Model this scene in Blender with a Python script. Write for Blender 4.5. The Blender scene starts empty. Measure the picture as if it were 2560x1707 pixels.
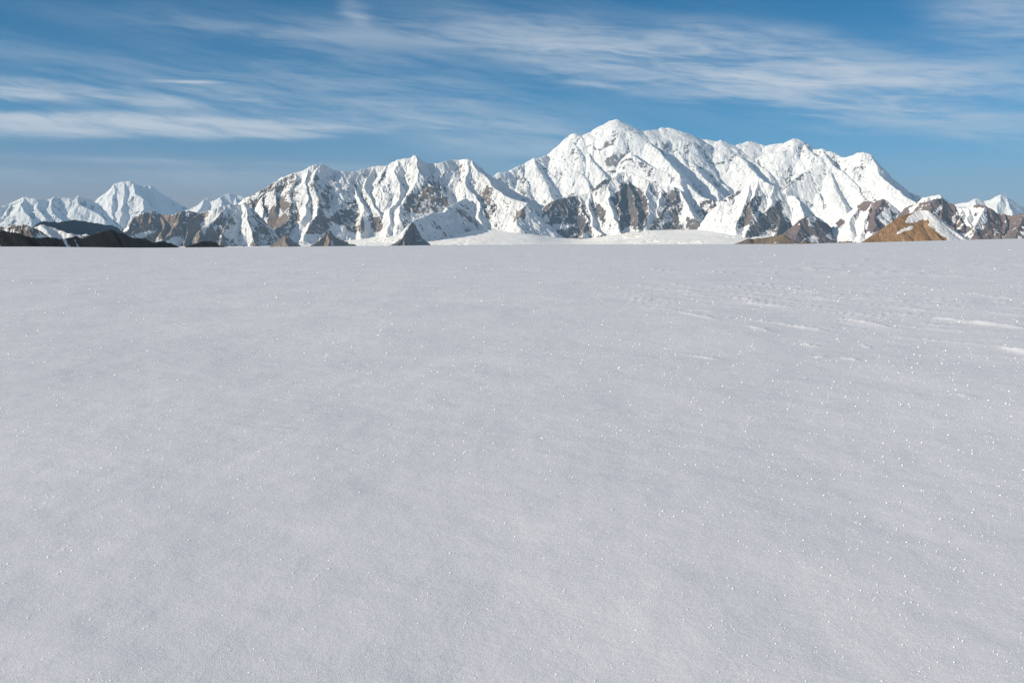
import bpy, math
import numpy as np
from mathutils import Vector

sc = bpy.context.scene
COL = sc.collection
R = math.radians

# ------------------------------------------------------------------ camera
W0, H0 = 2560.0, 1707.0
LENS = 35.0
F = LENS / 36.0 * W0
LEVEL = 570.0                       # row of the photograph at eye level
CZ = 1.65
DEL = math.atan((H0 / 2 - LEVEL) / F)
cd, sd = math.cos(DEL), math.sin(DEL)

cam = bpy.data.cameras.new("camera")
cam.lens = LENS
cam.sensor_width = 36.0
cam.clip_start = 0.1
cam.clip_end = 400000
co = bpy.data.objects.new("camera", cam)
co.location = (0, 0, CZ)
co.rotation_euler = (math.pi / 2 - DEL, 0, 0)
COL.objects.link(co)
sc.camera = co


def direction(x, y):
    a = (np.asarray(x, float) - W0 / 2) / F
    b = (H0 / 2 - np.asarray(y, float)) / F
    return a, cd + b * sd, -sd + b * cd


def az_of(x, y=600.0):
    a, f, _ = direction(x, y)
    return np.arctan2(a, f)


def world(x, y, dist):
    a, f, u = direction(x, y)
    k = dist / np.hypot(a, f)
    return np.stack([a * k, f * k, CZ + u * k], -1)


def project(X, Y, Z):
    z = Z - CZ
    depth = Y * cd - z * sd
    up = Y * sd + z * cd
    return W0 / 2 + F * X / depth, H0 / 2 - F * up / depth


# ------------------------------------------------------------------ noise
def _hash(ix, iy, seed):
    h = (ix.astype(np.int64) * 374761393 + iy.astype(np.int64) * 668265263 + seed * 974634777) & 0xFFFFFFFF
    h = ((h ^ (h >> 13)) * 1274126177) & 0xFFFFFFFF
    h = ((h ^ (h >> 16)) * 2246822519) & 0xFFFFFFFF
    return (h ^ (h >> 15)) & 0xFFFF


_T = np.arange(65536) * (2 * np.pi / 65536)
_TC, _TS = np.cos(_T).astype(np.float32), np.sin(_T).astype(np.float32)


def noise(x, y, seed=0):
    x0 = np.floor(x); y0 = np.floor(y)
    fx = (x - x0).astype(np.float32); fy = (y - y0).astype(np.float32)
    ix = x0.astype(np.int64); iy = y0.astype(np.int64)

    def g(dx, dy):
        h = _hash(ix + dx, iy + dy, seed)
        return _TC[h] * (fx - dx) + _TS[h] * (fy - dy)
    u = fx * fx * fx * (fx * (fx * 6 - 15) + 10)
    v = fy * fy * fy * (fy * (fy * 6 - 15) + 10)
    a = g(0, 0); b = g(1, 0); c = g(0, 1); d = g(1, 1)
    a = a + u * (b - a); c = c + u * (d - c)
    return (a + v * (c - a)) * 1.5


def fbm(x, y, octv=4, seed=0, gain=0.5, lac=2.03):
    s = 0; amp = 1; tot = 0
    for k in range(octv):
        s = s + amp * noise(x, y, seed + 17 * k); tot += amp
        x = x * lac + 13.7; y = y * lac - 7.3; amp *= gain
    return s / tot


def ridged(x, y, octv=4, seed=0, gain=0.5, lac=2.1):
    s = 0; amp = 1; tot = 0
    for k in range(octv):
        n = 1 - np.abs(noise(x, y, seed + 31 * k)) * 1.6
        s = s + amp * n; tot += amp
        x = x * lac + 5.1; y = y * lac + 9.2; amp *= gain
    return s / tot                      # about -0.2 .. 1


def sstep(a, b, x):
    t = np.clip((x - a) / (b - a), 0, 1)
    return t * t * (3 - 2 * t)


def inside(px, py, poly):
    r = np.zeros(px.shape, bool)
    n = len(poly)
    for i in range(n):
        x1, y1 = poly[i]; x2, y2 = poly[(i + 1) % n]
        if y1 == y2:
            continue
        c = (y1 > py) != (y2 > py)
        r ^= c & (px < (x2 - x1) * (py - y1) / (y2 - y1) + x1)
    return r


# ------------------------------------------------------------------ mesh
def grid_mesh(name, X, Y, Z, mat, attrs=None, origin=None, closed=False):
    ny, nx = X.shape
    o = np.array(origin if origin is not None else (0, 0, 0), float)
    P = np.stack([X - o[0], Y - o[1], Z - o[2]], -1).reshape(-1, 3).astype(np.float32)
    me = bpy.data.meshes.new(name)
    idx = np.arange(nx * ny).reshape(ny, nx)
    if closed:
        idx = np.concatenate([idx, idx[:, :1]], 1)
    q = np.stack([idx[:-1, :-1], idx[:-1, 1:], idx[1:, 1:], idx[1:, :-1]], -1).reshape(-1, 4)
    me.vertices.add(len(P)); me.vertices.foreach_set("co", P.ravel())
    me.loops.add(q.size); me.loops.foreach_set("vertex_index", q.ravel().astype(np.int32))
    me.polygons.add(len(q))
    me.polygons.foreach_set("loop_start", np.arange(0, q.size, 4, dtype=np.int32))
    me.polygons.foreach_set("use_smooth", np.ones(len(q), bool))
    for k, v in (attrs or {}).items():
        at = me.attributes.new(k, 'FLOAT', 'POINT')
        at.data.foreach_set("value", np.ascontiguousarray(v.reshape(-1), np.float32))
    me.update(calc_edges=True)
    me.materials.append(mat)
    ob = bpy.data.objects.new(name, me)
    ob.location = o
    COL.objects.link(ob)
    return ob


# ------------------------------------------------------------------ materials
class NT:
    def __init__(self, tree):
        self.t = tree; self.n = tree.nodes; self.l = tree.links

    def add(self, typ, **kw):
        n = self.n.new(typ)
        for k, v in kw.items():
            setattr(n, k, v)
        return n

    def put(self, v, sock):
        if isinstance(v, bpy.types.NodeSocket):
            self.l.new(v, sock)
        else:
            sock.default_value = v

    def m(self, op, a, b=0.0, c=0.0, clamp=False):
        n = self.add('ShaderNodeMath', operation=op, use_clamp=clamp)
        for v, s in zip((a, b, c), n.inputs):
            self.put(v, s)
        return n.outputs[0]

    def mix(self, f, a, b):
        n = self.add('ShaderNodeMix', data_type='RGBA')
        self.put(f, n.inputs[0]); self.put(a, n.inputs[6]); self.put(b, n.inputs[7])
        return n.outputs[2]

    def ramp(self, f, lo, hi):
        n = self.add('ShaderNodeMapRange', interpolation_type='SMOOTHSTEP')
        self.put(f, n.inputs[0]); n.inputs[1].default_value = lo; n.inputs[2].default_value = hi
        return n.outputs[0]

    def noise(self, vec, scale, detail=4, rough=0.5, dist=0.0):
        n = self.add('ShaderNodeTexNoise')
        if vec is not None:
            self.l.new(vec, n.inputs['Vector'])
        n.inputs['Scale'].default_value = scale; n.inputs['Detail'].default_value = detail
        n.inputs['Roughness'].default_value = rough; n.inputs['Distortion'].default_value = dist
        return n.outputs['Fac']


def new_mat(name):
    m = bpy.data.materials.new(name); m.use_nodes = True
    t = NT(m.node_tree)
    b = m.node_tree.nodes['Principled BSDF']
    return m, t, b


def rgb(c):
    return (c[0], c[1], c[2], 1)


def mountain_mat(name, rock_a, rock_b, snow=(0.77, 0.775, 0.78), scale=1 / 120.0, bump=0.5):
    m, t, b = new_mat(name)
    geo = t.add('ShaderNodeNewGeometry')
    at = t.add('ShaderNodeAttribute', attribute_name='rock')
    mp = t.add('ShaderNodeMapping'); t.l.new(geo.outputs['Position'], mp.inputs['Vector'])
    mp.inputs['Scale'].default_value = (1, 1, 0.7)
    n1 = t.noise(mp.outputs[0], scale, 5, 0.6)
    n2 = t.noise(mp.outputs[0], scale * 4, 4, 0.65)
    n3 = t.noise(mp.outputs[0], scale * 0.17, 3, 0.5)
    rock = t.mix(t.ramp(n1, 0.3, 0.7), rgb(rock_a), rgb(rock_b))
    rock = t.mix(t.m('MULTIPLY', t.ramp(n2, 0.35, 0.75), 0.55), rock, rgb([c * 0.5 for c in rock_a]))
    rock = t.mix(t.m('MULTIPLY', t.ramp(n3, 0.4, 0.65), 0.4), rock, rgb([rock_b[0] * 1.3, rock_b[1] * 1.12, rock_b[2] * 0.9]))
    f = t.m('ADD', at.outputs['Fac'], t.m('MULTIPLY', t.m('SUBTRACT', n2, 0.5), 1.7))
    f = t.ramp(f, 0.36, 0.64)
    colr = t.mix(f, rgb(snow), rock)
    t.l.new(colr, b.inputs['Base Color'])
    b.inputs['Roughness'].default_value = 0.9
    b.inputs['Specular IOR Level'].default_value = 0.1
    bp = t.add('ShaderNodeBump'); bp.inputs['Strength'].default_value = bump
    bp.inputs['Distance'].default_value = 0.25 / scale
    t.l.new(n2, bp.inputs['Height']); t.l.new(bp.outputs[0], b.inputs['Normal'])
    return m


# ------------------------------------------------------------------ mountains
def polyline(pts, dist):
    """photo points + distances -> world points"""
    p = np.array(pts, float)
    return world(p[:, 0], p[:, 1], np.asarray(dist, float) * np.ones(len(p)))


def build_mountain(name, label, cat, mat, crest, dist, spurs=(), k=1.5, s_crest=1.02, s_spur=0.88,
                   flute=(260.0, 55.0), iso=(400.0, 40.0), base=0.0, rocks=(), snows=(), slope_rock=0.5,
                   rmin=None, rback=2200.0, dr=18.0, dpx=0.9, warp=75.0, seed=1, smooth_top=None, extra=(),
                   base_fn=None, streak=(70.0, 420.0), jag=6.0, jig=1.0, dnoise=0.012, concave=0.0, shelf=None, group=None, shoulder=0.0, valley_fill=0.0):
    crest = np.array(crest, float)
    dcr = np.interp(crest[:, 0], *zip(*dist)) if isinstance(dist, (list, tuple)) else np.full(len(crest), float(dist))
    # densify the crest and roughen it a little
    cx = np.linspace(crest[0, 0], crest[-1, 0], int(max(12, (crest[-1, 0] - crest[0, 0]) / 5)))
    cx = np.unique(np.concatenate([cx, crest[:, 0]]))
    cy = np.interp(cx, crest[:, 0], crest[:, 1])
    cdist = np.interp(cx, crest[:, 0], dcr)
    cy = cy + jag * 0.35 * noise(cx / 9.0, cx * 0 + 3.3, seed) * (~np.isin(cx, crest[:, 0]))
    mid = float(np.mean(cdist))
    cdist = cdist + mid * dnoise * noise(cx / 70.0, cx * 0 + 0.5, seed + 5)
    lines = [(world(cx, cy, cdist), s_crest)]
    for sp in spurs:
        kk = k
        if isinstance(sp[0], (int, float)):
            kk, sp = sp[0], sp[1:]
        p = np.array(sp, float)
        d0 = np.interp(p[0, 0], cx, cdist)
        # first point snapped on its crest; each later one nearer by k times the drop
        c0 = np.interp(p[0, 0], cx, cy)
        mpp = d0 / F
        start = d0 - max(0.0, (p[0, 1] - c0)) * mpp * kk
        d = start - np.maximum.accumulate(p[:, 1] - p[0, 1]) * mpp * kk
        # densify
        tt = np.linspace(0, len(p) - 1, (len(p) - 1) * 4 + 1)
        qx = np.interp(tt, range(len(p)), p[:, 0]); qy = np.interp(tt, range(len(p)), p[:, 1])
        qd = np.interp(tt, range(len(p)), d)
        wob = noise(tt * 0.9, tt * 0 + p[0, 0] * 0.37, seed + 9) * 7
        wob[0] = 0
        lines.append((world(qx + wob, qy, qd), s_spur))
    for ln in extra:
        lines.append((polyline(ln[0], ln[1]), ln[2] if len(ln) > 2 else s_spur))
    allp = np.concatenate([l[0] for l in lines])
    rr = np.hypot(allp[:, 0], allp[:, 1])
    r0 = rmin if rmin else rr.min() - 700
    r1 = rr.max() + rback
    margin = 60
    a0, a1 = az_of(crest[0, 0] - margin), az_of(crest[-1, 0] + margin)
    az = np.linspace(a0, a1, int((crest[-1, 0] - crest[0, 0] + 2 * margin) / dpx))
    rmid = rr.max() + 150
    rows = np.concatenate([np.arange(r0, rmid, dr), rmid + np.linspace(0, 1, 26)[1:] ** 1.6 * (r1 - rmid)])
    A, Rr = np.meshgrid(az, rows)
    X = Rr * np.sin(A); Y = Rr * np.cos(A)
    wl = 8 * warp
    Xw = X + 1.5 * warp * fbm(X / wl, Y / wl, 4, seed + 50, 0.55)
    Yw = Y + 1.5 * warp * fbm(X / wl, Y / wl, 4, seed + 60, 0.55)
    Zb = np.full(X.shape, -1e9); S = np.zeros(X.shape); D = np.zeros(X.shape)
    Z2 = np.full(X.shape, -1e9)
    s0 = 0.0
    shw = np.interp(A, az_of(np.array(shelf[0], float)), shelf[1]) if shelf else None
    for li_, (P, sl) in enumerate(lines):
        for i in range(len(P) - 1):
            ax, ay, ah = P[i]; bx, by, bh = P[i + 1]
            vx, vy = bx - ax, by - ay
            L2 = vx * vx + vy * vy + 1e-6; L = math.sqrt(L2)
            t = np.clip(((Xw - ax) * vx + (Yw - ay) * vy) / L2, 0, 1)
            ex = Xw - (ax + t * vx); ey = Yw - (ay + t * vy)
            d = np.sqrt(ex * ex + ey * ey)
            drop = sl * d
            if shelf and li_ == 0:
                drop = 0.5 * np.minimum(d, shw) + sl * np.maximum(d - shw, 0)
            if concave:
                drop = sl * (0.78 * concave * (1 - np.exp(-d / concave)) + 0.22 * d)
            if shoulder and not (shelf and li_ == 0):
                drop = drop - 0.5 * sl * shoulder * (1 - np.exp(-d / shoulder))
            z = ah + t * (bh - ah) - drop
            w = z > Zb
            Z2 = np.where(w, np.maximum(Z2, Zb), np.maximum(Z2, z))
            Zb = np.where(w, z, Zb); D = np.where(w, d, D)
            side = (vx * ey - vy * ex) > 0
            S = np.where(w, s0 + t * L + np.where(side, 7777.0, 0), S)
        s0 += 40000.0 + np.sum(np.hypot(*np.diff(P[:, :2], axis=0).T))
    Z = Zb
    lam, amp = flute
    grow = sstep(0, lam * 1.6, D)
    wob = fbm(X / (lam * 2.2), Y / (lam * 2.2), 3, seed + 70) * 0.9
    fl = ridged(S / lam + wob, D / (lam * 5.0) + wob, 3, seed + 80)
    fl2 = ridged(S / (lam * 0.33) + wob * 2, D / (lam * 2.0), 2, seed + 90)
    calm = np.ones(X.shape)
    if smooth_top:
        calm = 1 - 0.85 * sstep(smooth_top[0], smooth_top[1], Z + 120 * fbm(X / 900, Y / 900, 2, seed + 3))
    Z = Z - amp * (1 - fl) * grow * 1.3 * calm - amp * 0.5 * (1 - fl2) * sstep(0, lam * .5, D) * calm
    il, ia = iso
    g2 = 0.10 + 0.90 * sstep(0, il * 0.9, D)
    rough = 0.45 + 1.1 * sstep(-0.25, 0.45, fbm(X / (il * 3), Y / (il * 3), 3, seed + 95))
    qx = X + 0.35 * il * fbm(X / il, Y / il, 3, seed + 96); qy = Y + 0.35 * il * fbm(X / il, Y / il, 3, seed + 97)
    Z = Z + 1.5 * ia * (ridged(qx / (il * 2.4), qy / (il * 2.4), 2, seed + 98) - 0.75) * g2 * calm
    Z = Z + 1.25 * ia * rough * (ridged(qx / il, qy / il, 6, seed + 100, 0.6) - 0.72) * g2 * calm
    Z = Z + ia * 0.30 * rough * fbm(X / (il * 0.16), Y / (il * 0.16), 4, seed + 110, 0.65) * g2 * (0.3 + 0.7 * calm)
    # normals and slope
    P = np.stack([X, Y, Z], -1)
    du = np.gradient(P, axis=1); dv = np.gradient(P, axis=0)
    N = np.cross(du, dv); N /= np.linalg.norm(N, axis=-1, keepdims=True) + 1e-9
    nz = np.abs(N[..., 2])
    steep = 1 - nz
    px, py = project(X, Y, Z)
    js = 8.0 * jig
    jit = []
    for k_ in range(3):
        jit.append((px + js * (1 + 0.7 * k_) * fbm(X / 300 + 9 * k_, (Y + Z) / 300, 4, seed + 120 + k_, 0.6), py + js * (1 + 0.7 * k_) * fbm(X / 300 + 9 * k_, (Y + Z) / 300, 4, seed + 130 + k_, 0.6)))
    jx, jy = jit[0]

    def soft(poly):
        return sum(inside(a_, b_, poly).astype(np.float32) for a_, b_ in jit) / 3.0
    cov = np.full(X.shape, float(base))
    if base_fn is not None:
        cov = base_fn(jx, jy, Z)
    for st, poly in rocks:
        w = soft(poly); cov = np.maximum(cov, st * w)
    for st, poly in snows:
        w = soft(poly); cov = cov * (1 - w) + st * w
    sl_, sd_ = streak
    n = 0.5 + 0.62 * noise(S / sl_ + wob * 3, D / sd_, seed + 140) + 0.75 * fbm(X / (sl_ * 1.6), (Y * 0.7 + Z) / (sl_ * 1.6), 4, seed + 150, 0.68)
    n = n - slope_rock * 1.3 * (steep - 0.34)
    rock = np.clip(0.5 + (cov - n) * 2.2, 0, 1)
    rock = np.where(cov <= 0.01, 0, rock)
    Z = Z - rock * ia * 0.45 * (1 - ridged(S / (lam * 0.3) + wob, D / (lam * 0.9), 3, seed + 160, 0.6)) * sstep(0, il * 0.3, D)
    org = (float(np.mean(allp[:, 0])), float(np.mean(allp[:, 1])), float(allp[:, 2].min()))
    ob = grid_mesh(name, X, Y, Z, mat, {'rock': rock}, org)
    ob['label'] = label; ob['category'] = cat; ob['kind'] = 'thing'
    if group:
        ob['group'] = group
    return ob


BROWN = mountain_mat('snow_and_brown_rock', (0.15, 0.122, 0.102), (0.235, 0.19, 0.158))
GREY = mountain_mat('snow_and_grey_rock', (0.10, 0.090, 0.088), (0.158, 0.140, 0.131))
FAR = mountain_mat('snow_and_far_rock', (0.115, 0.112, 0.115), (0.18, 0.168, 0.16), scale=1 / 180.0)
DARK = mountain_mat('dark_slate', (0.045, 0.036, 0.030), (0.12, 0.092, 0.066), scale=1 / 40.0)
BLUE = mountain_mat('haze_tinted_rock', (0.028, 0.031, 0.046), (0.040, 0.042, 0.056))  # dark blue of shade and haze is put into these rock colours
OCHRE = mountain_mat('ochre_scree', (0.24, 0.148, 0.084), (0.33, 0.228, 0.145), scale=1 / 30.0, bump=0.35)
MORAINE = mountain_mat('moraine_gravel', (0.13, 0.11, 0.09), (0.19, 0.16, 0.13), scale=1 / 40.0)
PURPLE = mountain_mat('snow_and_purple_rock', (0.12, 0.092, 0.09), (0.18, 0.14, 0.135))

# ---- far left ranges
build_mountain(
    'distant_range', 'pale hazy snow range of low jagged summits, left of the big blunt far peak', 'mountain range', FAR,
    [(-90, 520), (-40, 512), (0, 515.6), (24, 509), (43, 499), (61, 491), (73, 495), (100, 499), (120, 499), (136, 491), (147, 496), (174, 495), (185, 498),
     (196, 488.4), (207, 494), (228, 501), (245, 511), (270, 535), (300, 560)], 56000,
    spurs=[[(61, 491), (50, 512), (66, 535), (80, 556)], [(100, 499), (92, 520), (110, 545)], [(136, 491), (128, 515), (140, 540), (150, 556)],
           [(174, 495), (182, 515), (215, 535), (232, 545)], [(196, 488), (200, 510), (225, 522), (262, 548)], [(24, 509), (18, 530), (30, 556)]],
    flute=(700, 130), iso=(900, 110), base=0.16, dr=45, dpx=0.9, warp=90, seed=11, rback=4000, streak=(160, 900), slope_rock=0.8)
build_mountain(
    'distant_peak', 'big blunt far snow peak, sunlit left face, shaded blue right flank, above dark ridges', 'mountain', FAR,
    [(215, 535), (241, 503), (245, 497), (264, 482), (275, 471), (291, 458.5), (307, 453.6), (328, 453), (335, 460), (356, 464), (373, 462.6), (389, 471), (405, 484),
     (424, 494), (446, 509), (468, 522), (500, 545), (530, 570)], 62000,
    spurs=[(1.9, (331, 454), (333, 482), (356, 498), (359, 520), (340, 541), (326, 560)), [(291, 458), (283, 490), (275, 520), (290, 550)],
           [(307, 454), (305, 485), (310, 515), (305, 550)], [(264, 482), (255, 505), (262, 535)], (1.6, (373, 463), (385, 490), (400, 515), (410, 545))],
    flute=(800, 120), iso=(900, 110), base=0.10, dr=45, dpx=0.9, warp=90, seed=12, rback=4000, streak=(180, 900), slope_rock=0.7)
build_mountain(
    'distant_peak', 'small pale hazy twin snow peak showing just behind the brown foothill skyline', 'mountain', FAR,
    [(440, 548), (468, 525), (481, 520), (503, 506), (518, 493), (528, 503), (544, 498), (558, 488), (571, 484), (588, 488), (609, 491), (640, 500), (680, 530)], 54000,
    spurs=[[(518, 493), (510, 510), (495, 535)], [(558, 488), (550, 510), (555, 540)], [(588, 488), (590, 520)]],
    flute=(600, 90), iso=(800, 80), base=0.08, dr=45, dpx=0.9, warp=80, seed=13, rback=3500)
build_mountain(
    'distant_peak', 'pointed pale far snow peak beside a smaller pinnacle, above the purple brown ridge', 'mountain', FAR,
    [(2370, 530), (2390, 509), (2414, 505.7), (2428, 502), (2443, 494), (2455, 503), (2471, 500), (2490, 491), (2505, 485.5), (2519, 491), (2536, 503), (2548, 514),
     (2560, 517), (2600, 512), (2640, 525), (2700, 540)], 56000,
    spurs=[[(2505, 486), (2495, 505), (2490, 535)], [(2443, 494), (2440, 520)], (1.8, (2519, 491), (2525, 515), (2530, 540)), [(2471, 500), (2462, 530)]],
    flute=(600, 90), iso=(800, 90), base=0.10, dr=45, dpx=0.9, warp=80, seed=14, rback=3500)
build_mountain(
    'snow_ridge', 'short bright snow ridge behind the brown rock ridge, at the foot of the massif', 'ridge', FAR,
    [(2280, 515), (2307, 493), (2321, 489), (2350, 486.7), (2364, 498), (2381, 510), (2410, 530), (2440, 550)], 33000,
    spurs=[[(2321, 489), (2315, 510), (2310, 535)], [(2350, 487), (2352, 515)]], flute=(400, 60), iso=(600, 50), base=0.05, dr=30, seed=15)

# ---- left middle distance
build_mountain(
    'dark_ridge', 'blue black bare ridge in haze below the blunt far snow peak', 'ridge', BLUE,
    [(60, 585), (90, 562), (103, 553.7), (117, 553.7), (141, 556.5), (158, 555), (177, 549.7), (201, 552), (234, 556.5), (267, 562), (286, 565), (300, 571), (316, 592)],
    [(60, 11500), (316, 16500)], spurs=[(0.9, (117, 554), (125, 570), (128, 590)), (0.9, (177, 550), (186, 570), (190, 600)), (0.9, (234, 557), (242, 575), (246, 600))],
    flute=(200, 35), iso=(300, 20), base=1.0, slope_rock=0.2, dr=16, seed=21, s_crest=0.9)
build_mountain(
    'rocky_hill', 'grey rock hill streaked with snow gullies above the left end of the black ridge', 'hill', GREY,
    [(-60, 570), (0, 566), (24, 564.6), (41, 560.5), (62, 560.5), (84, 568.7), (109, 579.6), (120, 590.5), (140, 605)], 8500,
    spurs=[(1.2, (41, 560), (52, 575), (60, 600)), (1.2, (62, 560), (75, 580), (85, 605)), (1.2, (24, 565), (25, 580), (20, 600))],
    flute=(90, 16), iso=(120, 12), base=0.6, dr=8, seed=22, streak=(30, 160), warp=14)
build_mountain(
    'snow_hill', 'rounded white snow hill between the black ridge and the blue black ridge', 'hill', GREY,
    [(70, 585), (90, 566), (103, 561), (122, 564.6), (144, 574), (163, 581), (201, 588), (215, 584), (240, 597), (260, 610)], 9500,
    spurs=[(1.6, (103, 561), (118, 575), (130, 600)), (1.5, (201, 588), (207, 600))], flute=(140, 10), iso=(200, 10), base=0.06,
    rocks=[(0.8, [(196, 584), (220, 580), (218, 600), (200, 602)])], dr=9, seed=23, warp=14, s_crest=0.7, s_spur=0.7)
build_mountain(
    'black_ridge', 'long black shaded slate ridge just beyond the snowfield edge, reaching in from the side', 'ridge', DARK,
    [(-160, 560), (-80, 566), (0, 574), (27, 578), (52, 586.4), (90, 593), (109, 593), (120, 592), (147, 596), (168, 594.6), (185, 589), (201, 594.6), (226, 588), (245, 581), (272, 573),
     (288, 577), (310, 585), (332, 594.6), (362, 596), (386, 605.4), (405, 602.7), (424, 607), (446, 616), (470, 630)], [(-160, 2100), (0, 2300), (446, 3600)],
    spurs=[(0.8, (185, 589), (200, 606), (215, 630)), (0.8, (272, 573), (300, 596), (325, 630)), (0.8, (52, 586), (85, 605), (110, 630)), (0.8, (362, 596), (385, 614), (395, 630))],
    flute=(60, 16), iso=(90, 13), base=1.0, slope_rock=0.1, dr=3.5, rback=500, seed=24, warp=12, s_crest=0.75, s_spur=0.75,
    snows=[(0.3, [(150, 590), (160, 590), (185, 630), (172, 630)]), (0.3, [(180, 598), (188, 600), (210, 632), (200, 632)]), (0.05, [(-160, 600), (-40, 600), (0, 608), (30, 640), (-160, 640)])])
build_mountain(
    'black_knoll', 'small black rounded knoll just past the right end of the black ridge', 'hill', DARK,
    [(440, 630), (462, 617.7), (490, 608), (511, 602), (528, 602.7), (552, 613.6), (574, 622), (600, 634)], [(440, 3100), (600, 3700)], spurs=[(0.8, (511, 602), (522, 615), (530, 632))],
    flute=(50, 9), iso=(60, 8), base=1.0, slope_rock=0.1, dr=3.5, rback=400, seed=25, warp=9, s_crest=0.7)

# ---- left snow mountain and its foothills
build_mountain(
    'brown_foothill', 'low brown craggy foothill with patches of snow, left of the triple topped snow mountain', 'hill', BROWN,
    [(270, 596), (294, 577), (321, 560.5), (337, 541.5), (356, 532), (381, 526.5), (392, 530.6), (405, 536), (430, 537), (441, 536), (457, 526.5), (476, 528), (498, 530.6), (517, 527),
     (536, 520), (558, 514), (585, 509), (599, 511.5), (612, 505), (640, 530), (665, 570)], 21500,
    spurs=[[(381, 527), (375, 552), (337, 577), (326, 590)], [(457, 528), (446, 558), (424, 585), (386, 603)], [(498, 531), (476, 558), (463, 590), (454, 618)],
           [(558, 517), (533, 552), (505, 574), (492, 602)], [(599, 514), (566, 552), (556, 580), (548, 610)], (1.3, (612, 510), (616, 552), (627, 590), (640, 605)),
           [(410, 536), (412, 560), (400, 580)], (1.2, (337, 542), (318, 570), (300, 590))],
    flute=(200, 50), iso=(260, 58), seed=31, streak=(45, 240), dr=14,
    base_fn=lambda x, y, z: np.clip(1.0 - 0.45 * sstep(480, 570, x), 0, 1) * (0.55 + 0.45 * sstep(520, 560, y + 0 * x)),
    snows=[(0.05, [(324, 592), (386, 575), (384, 583), (350, 598), (326, 600)]), (0.08, [(296, 578), (322, 562), (326, 572), (305, 582)]),
           (0.1, [(386, 604), (405, 596), (404, 606), (392, 612)]), (0.12, [(410, 605), (440, 590), (462, 592), (455, 615), (430, 612)]),
           (0.12, [(500, 560), (530, 528), (552, 522), (545, 545), (515, 572), (505, 590)]), (0.06, [(575, 520), (612, 512), (640, 560), (622, 612), (568, 612), (562, 580), (585, 555)])],
    rocks=[(0.92, [(612, 548), (622, 552), (640, 590), (640, 602), (622, 598)])])

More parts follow.
